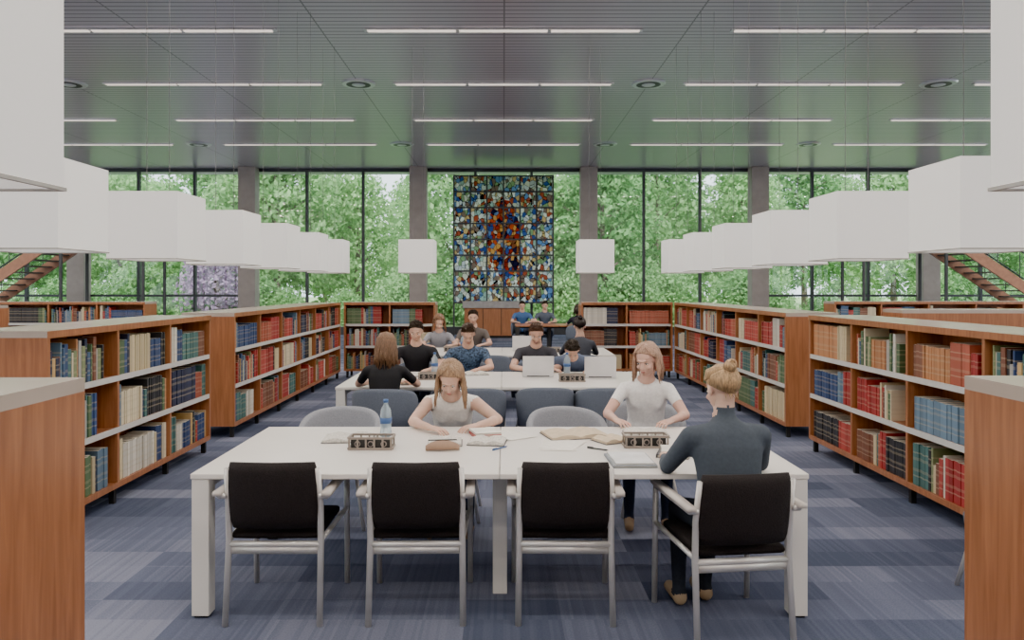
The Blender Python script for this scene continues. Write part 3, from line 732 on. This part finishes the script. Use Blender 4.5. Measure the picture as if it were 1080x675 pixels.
# ------------------------------------------------------------ exterior
gm=mat('lawn',(.28,.40,.17),.9,0,.3,1.5); bounce_m=mat('bounce_paving',(.46,.43,.43),.85,0,.1,2)  # second material: grey for the added ground, keeps bounce light neutral
simple('lawn_ground',-90,90,33.2,130,-.35,-.12,gm)
simple('added_bounce_paving',-XW-8,XW+8,YF+.35,33.2,-.35,-.12,bounce_m)  # unseen pale ground, added so light bounced onto the ceiling is less green
def leafm(name,ca,cb_):
    m=bpy.data.materials.new(name); m.use_nodes=True; nt=m.node_tree; nt.nodes.clear(); N=nt.nodes.new
    at=N('ShaderNodeAttribute'); at.attribute_name='rnd'; r=N('ShaderNodeValToRGB'); r.color_ramp.elements[0].color=ca+(1,); r.color_ramp.elements[1].color=cb_+(1,)
    oi=N('ShaderNodeObjectInfo'); mm=N('ShaderNodeMath'); mm.operation='MULTIPLY_ADD'; mm.inputs[1].default_value=.5
    hm=N('ShaderNodeMath'); hm.operation='MULTIPLY'; hm.inputs[1].default_value=.5; nt.links.new(oi.outputs['Random'],hm.inputs[0])
    nt.links.new(at.outputs['Fac'],mm.inputs[0]); nt.links.new(hm.outputs[0],mm.inputs[2]); nt.links.new(mm.outputs[0],r.inputs['Fac'])
    d=N('ShaderNodeBsdfDiffuse'); t=N('ShaderNodeBsdfTranslucent'); nt.links.new(r.outputs[0],d.inputs[0]); nt.links.new(r.outputs[0],t.inputs[0])
    x=N('ShaderNodeMixShader'); x.inputs[0].default_value=.45; nt.links.new(d.outputs[0],x.inputs[1]); nt.links.new(t.outputs[0],x.inputs[2])
    o=N('ShaderNodeOutputMaterial'); nt.links.new(x.outputs[0],o.inputs[0]); return m
lm=leafm('leaves',(.12,.29,.10),(.44,.65,.32)); lp=leafm('purple_leaves',(.28,.17,.32),(.55,.43,.55))
bark=mat('bark',(.20,.16,.13),.9,0,.3,12,.4)
def tree(name,hgt,crown,nleaf,ls,lmat,trunk=True,low=.3):
    rs=np.random.RandomState(int(hgt*100)); b=MB()
    if trunk:
        b.tube([(0,0,-.2),(.1,.05,hgt*.3),(-.05,.1,hgt*.6),(0,0,hgt*.85)],[.22,.16,.11,.04],0,10)
        for k in range(9):
            a=k*2.4; z=hgt*(.3+.06*k); b.tube([(0,0,z),(math.cos(a)*crown*.35,math.sin(a)*crown*.35,z+hgt*.08),(math.cos(a)*crown*.7,math.sin(a)*crown*.7,z+hgt*.14)],[.07,.045,.015],0,6)
    else: b.tube([(0,0,-.2),(0,0,hgt*.7)],[.06,.02],0,6)
    ncl=26; cl=[]
    for k in range(ncl):
        z=hgt*(low+(1-low)*(k+.5)/ncl); u=(z/hgt-low)/(1-low); rr=crown*(math.sin(math.pi*min(1,u*.85+.18))**.6); a=k*2.399
        cl.append((math.cos(a)*rr*.62,math.sin(a)*rr*.62,z,crown*.42*(.8+.4*rs.rand())))
    cl=np.array(cl); ci=rs.randint(0,ncl,nleaf); d=rs.normal(size=(nleaf,3)); d/=np.linalg.norm(d,axis=1)[:,None]
    rad=cl[ci,3]*(.55+.5*rs.rand(nleaf)); c=cl[ci,:3]+d*rad[:,None]*np.array([1,1,.75])
    u=rs.normal(size=(nleaf,3)); u/=np.linalg.norm(u,axis=1)[:,None]; w=np.cross(u,d+rs.normal(size=(nleaf,3))*.5); w/=np.linalg.norm(w,axis=1)[:,None]
    s=ls*(.6+.8*rs.rand(nleaf))[:,None]
    vv=np.stack([c-u*s,c+w*s*.55,c+u*s,c-w*s*.55],1).reshape(-1,3)
    nb=len(b.v); nf=len(b.f); fl=(np.arange(nleaf*4).reshape(-1,4)+nb).tolist()
    me=bpy.data.meshes.new(name); me.from_pydata(b.v+vv.tolist(),[],b.f+fl)
    me.materials.append(bark); me.materials.append(lmat); me.polygons.foreach_set('material_index',[0]*nf+[1]*nleaf)
    at=me.attributes.new('rnd','FLOAT','FACE'); at.data.foreach_set('value',[0]*nf+rs.rand(nleaf).tolist()); me.update()
    o=bpy.data.objects.new(name,me); COL.objects.link(o); return o
t1=tree('deciduous_tree',11,3.6,9000,.17,lm,low=.2); t2=tree('deciduous_tree',8.5,3.0,7500,.15,lm,low=.12); t3=tree('leafy_shrub',2.4,1.7,3200,.10,lm,False,.1); t4=tree('purple_blossom_tree',3.6,1.9,3500,.11,lp,True,.2)
t1.location=(-12,40,-.12); t2.location=(5,38,-.12); t3.location=(-4.2,35.5,-.12); t4.location=(-13.6,36.0,-.12)
rs=random.Random(3)
for k in range(12):
    x=-31+k*5.6+rs.uniform(-1.2,1.2); inst(t1 if k%2 else t2,(x,rs.uniform(39,44),-.12),rs.uniform(0,6),rs.uniform(.75,1.0))
for k in range(15):
    x=-42+k*6.0+rs.uniform(-1.5,1.5); inst(t1 if k%3 else t2,(x,rs.uniform(50,58),-.12),rs.uniform(0,6),rs.uniform(.85,1.1))
for k in range(15):
    x=-58+k*8.2+rs.uniform(-1.5,1.5); inst(t2,(x,rs.uniform(68,78),-.12),rs.uniform(0,6),rs.uniform(1.2,1.5))
for k in range(24):
    x=-26+k*2.3+rs.uniform(-.8,.8); inst(t3,(x,rs.uniform(35.5,37),-.12),rs.uniform(0,6),rs.uniform(.6,1.1))
for sx in(-1,1):
    for k in range(6): inst(t2,(sx*(32+rs.uniform(0,4)),-2+k*6,-.12),rs.uniform(0,6),rs.uniform(.8,1.1))
simple('added_bounce_left',-90,-XW-.1,-20,YF+.35,-.35,-.12,bounce_m); simple('added_bounce_right',XW+.1,90,-20,YF+.35,-.35,-.12,bounce_m)  # unseen grey ground added along both sides, also for neutral bounce light

# ------------------------------------------------------------ light
sl=bpy.data.lights.new('sun','SUN'); sl.energy=10; sl.angle=math.radians(2); sl.color=(1,.97,.92)
so=bpy.data.objects.new('sun',sl); COL.objects.link(so); so.rotation_euler=Vector((0.05,.72,-.69)).to_track_quat('-Z','Y').to_euler()
wd=bpy.data.worlds.new('sky'); sc.world=wd; wd.use_nodes=True; bg=wd.node_tree.nodes['Background']; bg.inputs[0].default_value=(.87,.93,1,1); bg.inputs[1].default_value=5.0

# ------------------------------------------------------------ camera
cd=bpy.data.cameras.new('camera'); cam=bpy.data.objects.new('camera',cd); COL.objects.link(cam)
cam.location=(0,0,CAMH); cam.rotation_euler=(math.pi/2,0,0); cd.sensor_width=36; cd.lens=36*800/1080
cd.shift_x=9/1080; cd.shift_y=-35.5/1080; cd.clip_end=300; cd.clip_start=.05
sc.camera=cam
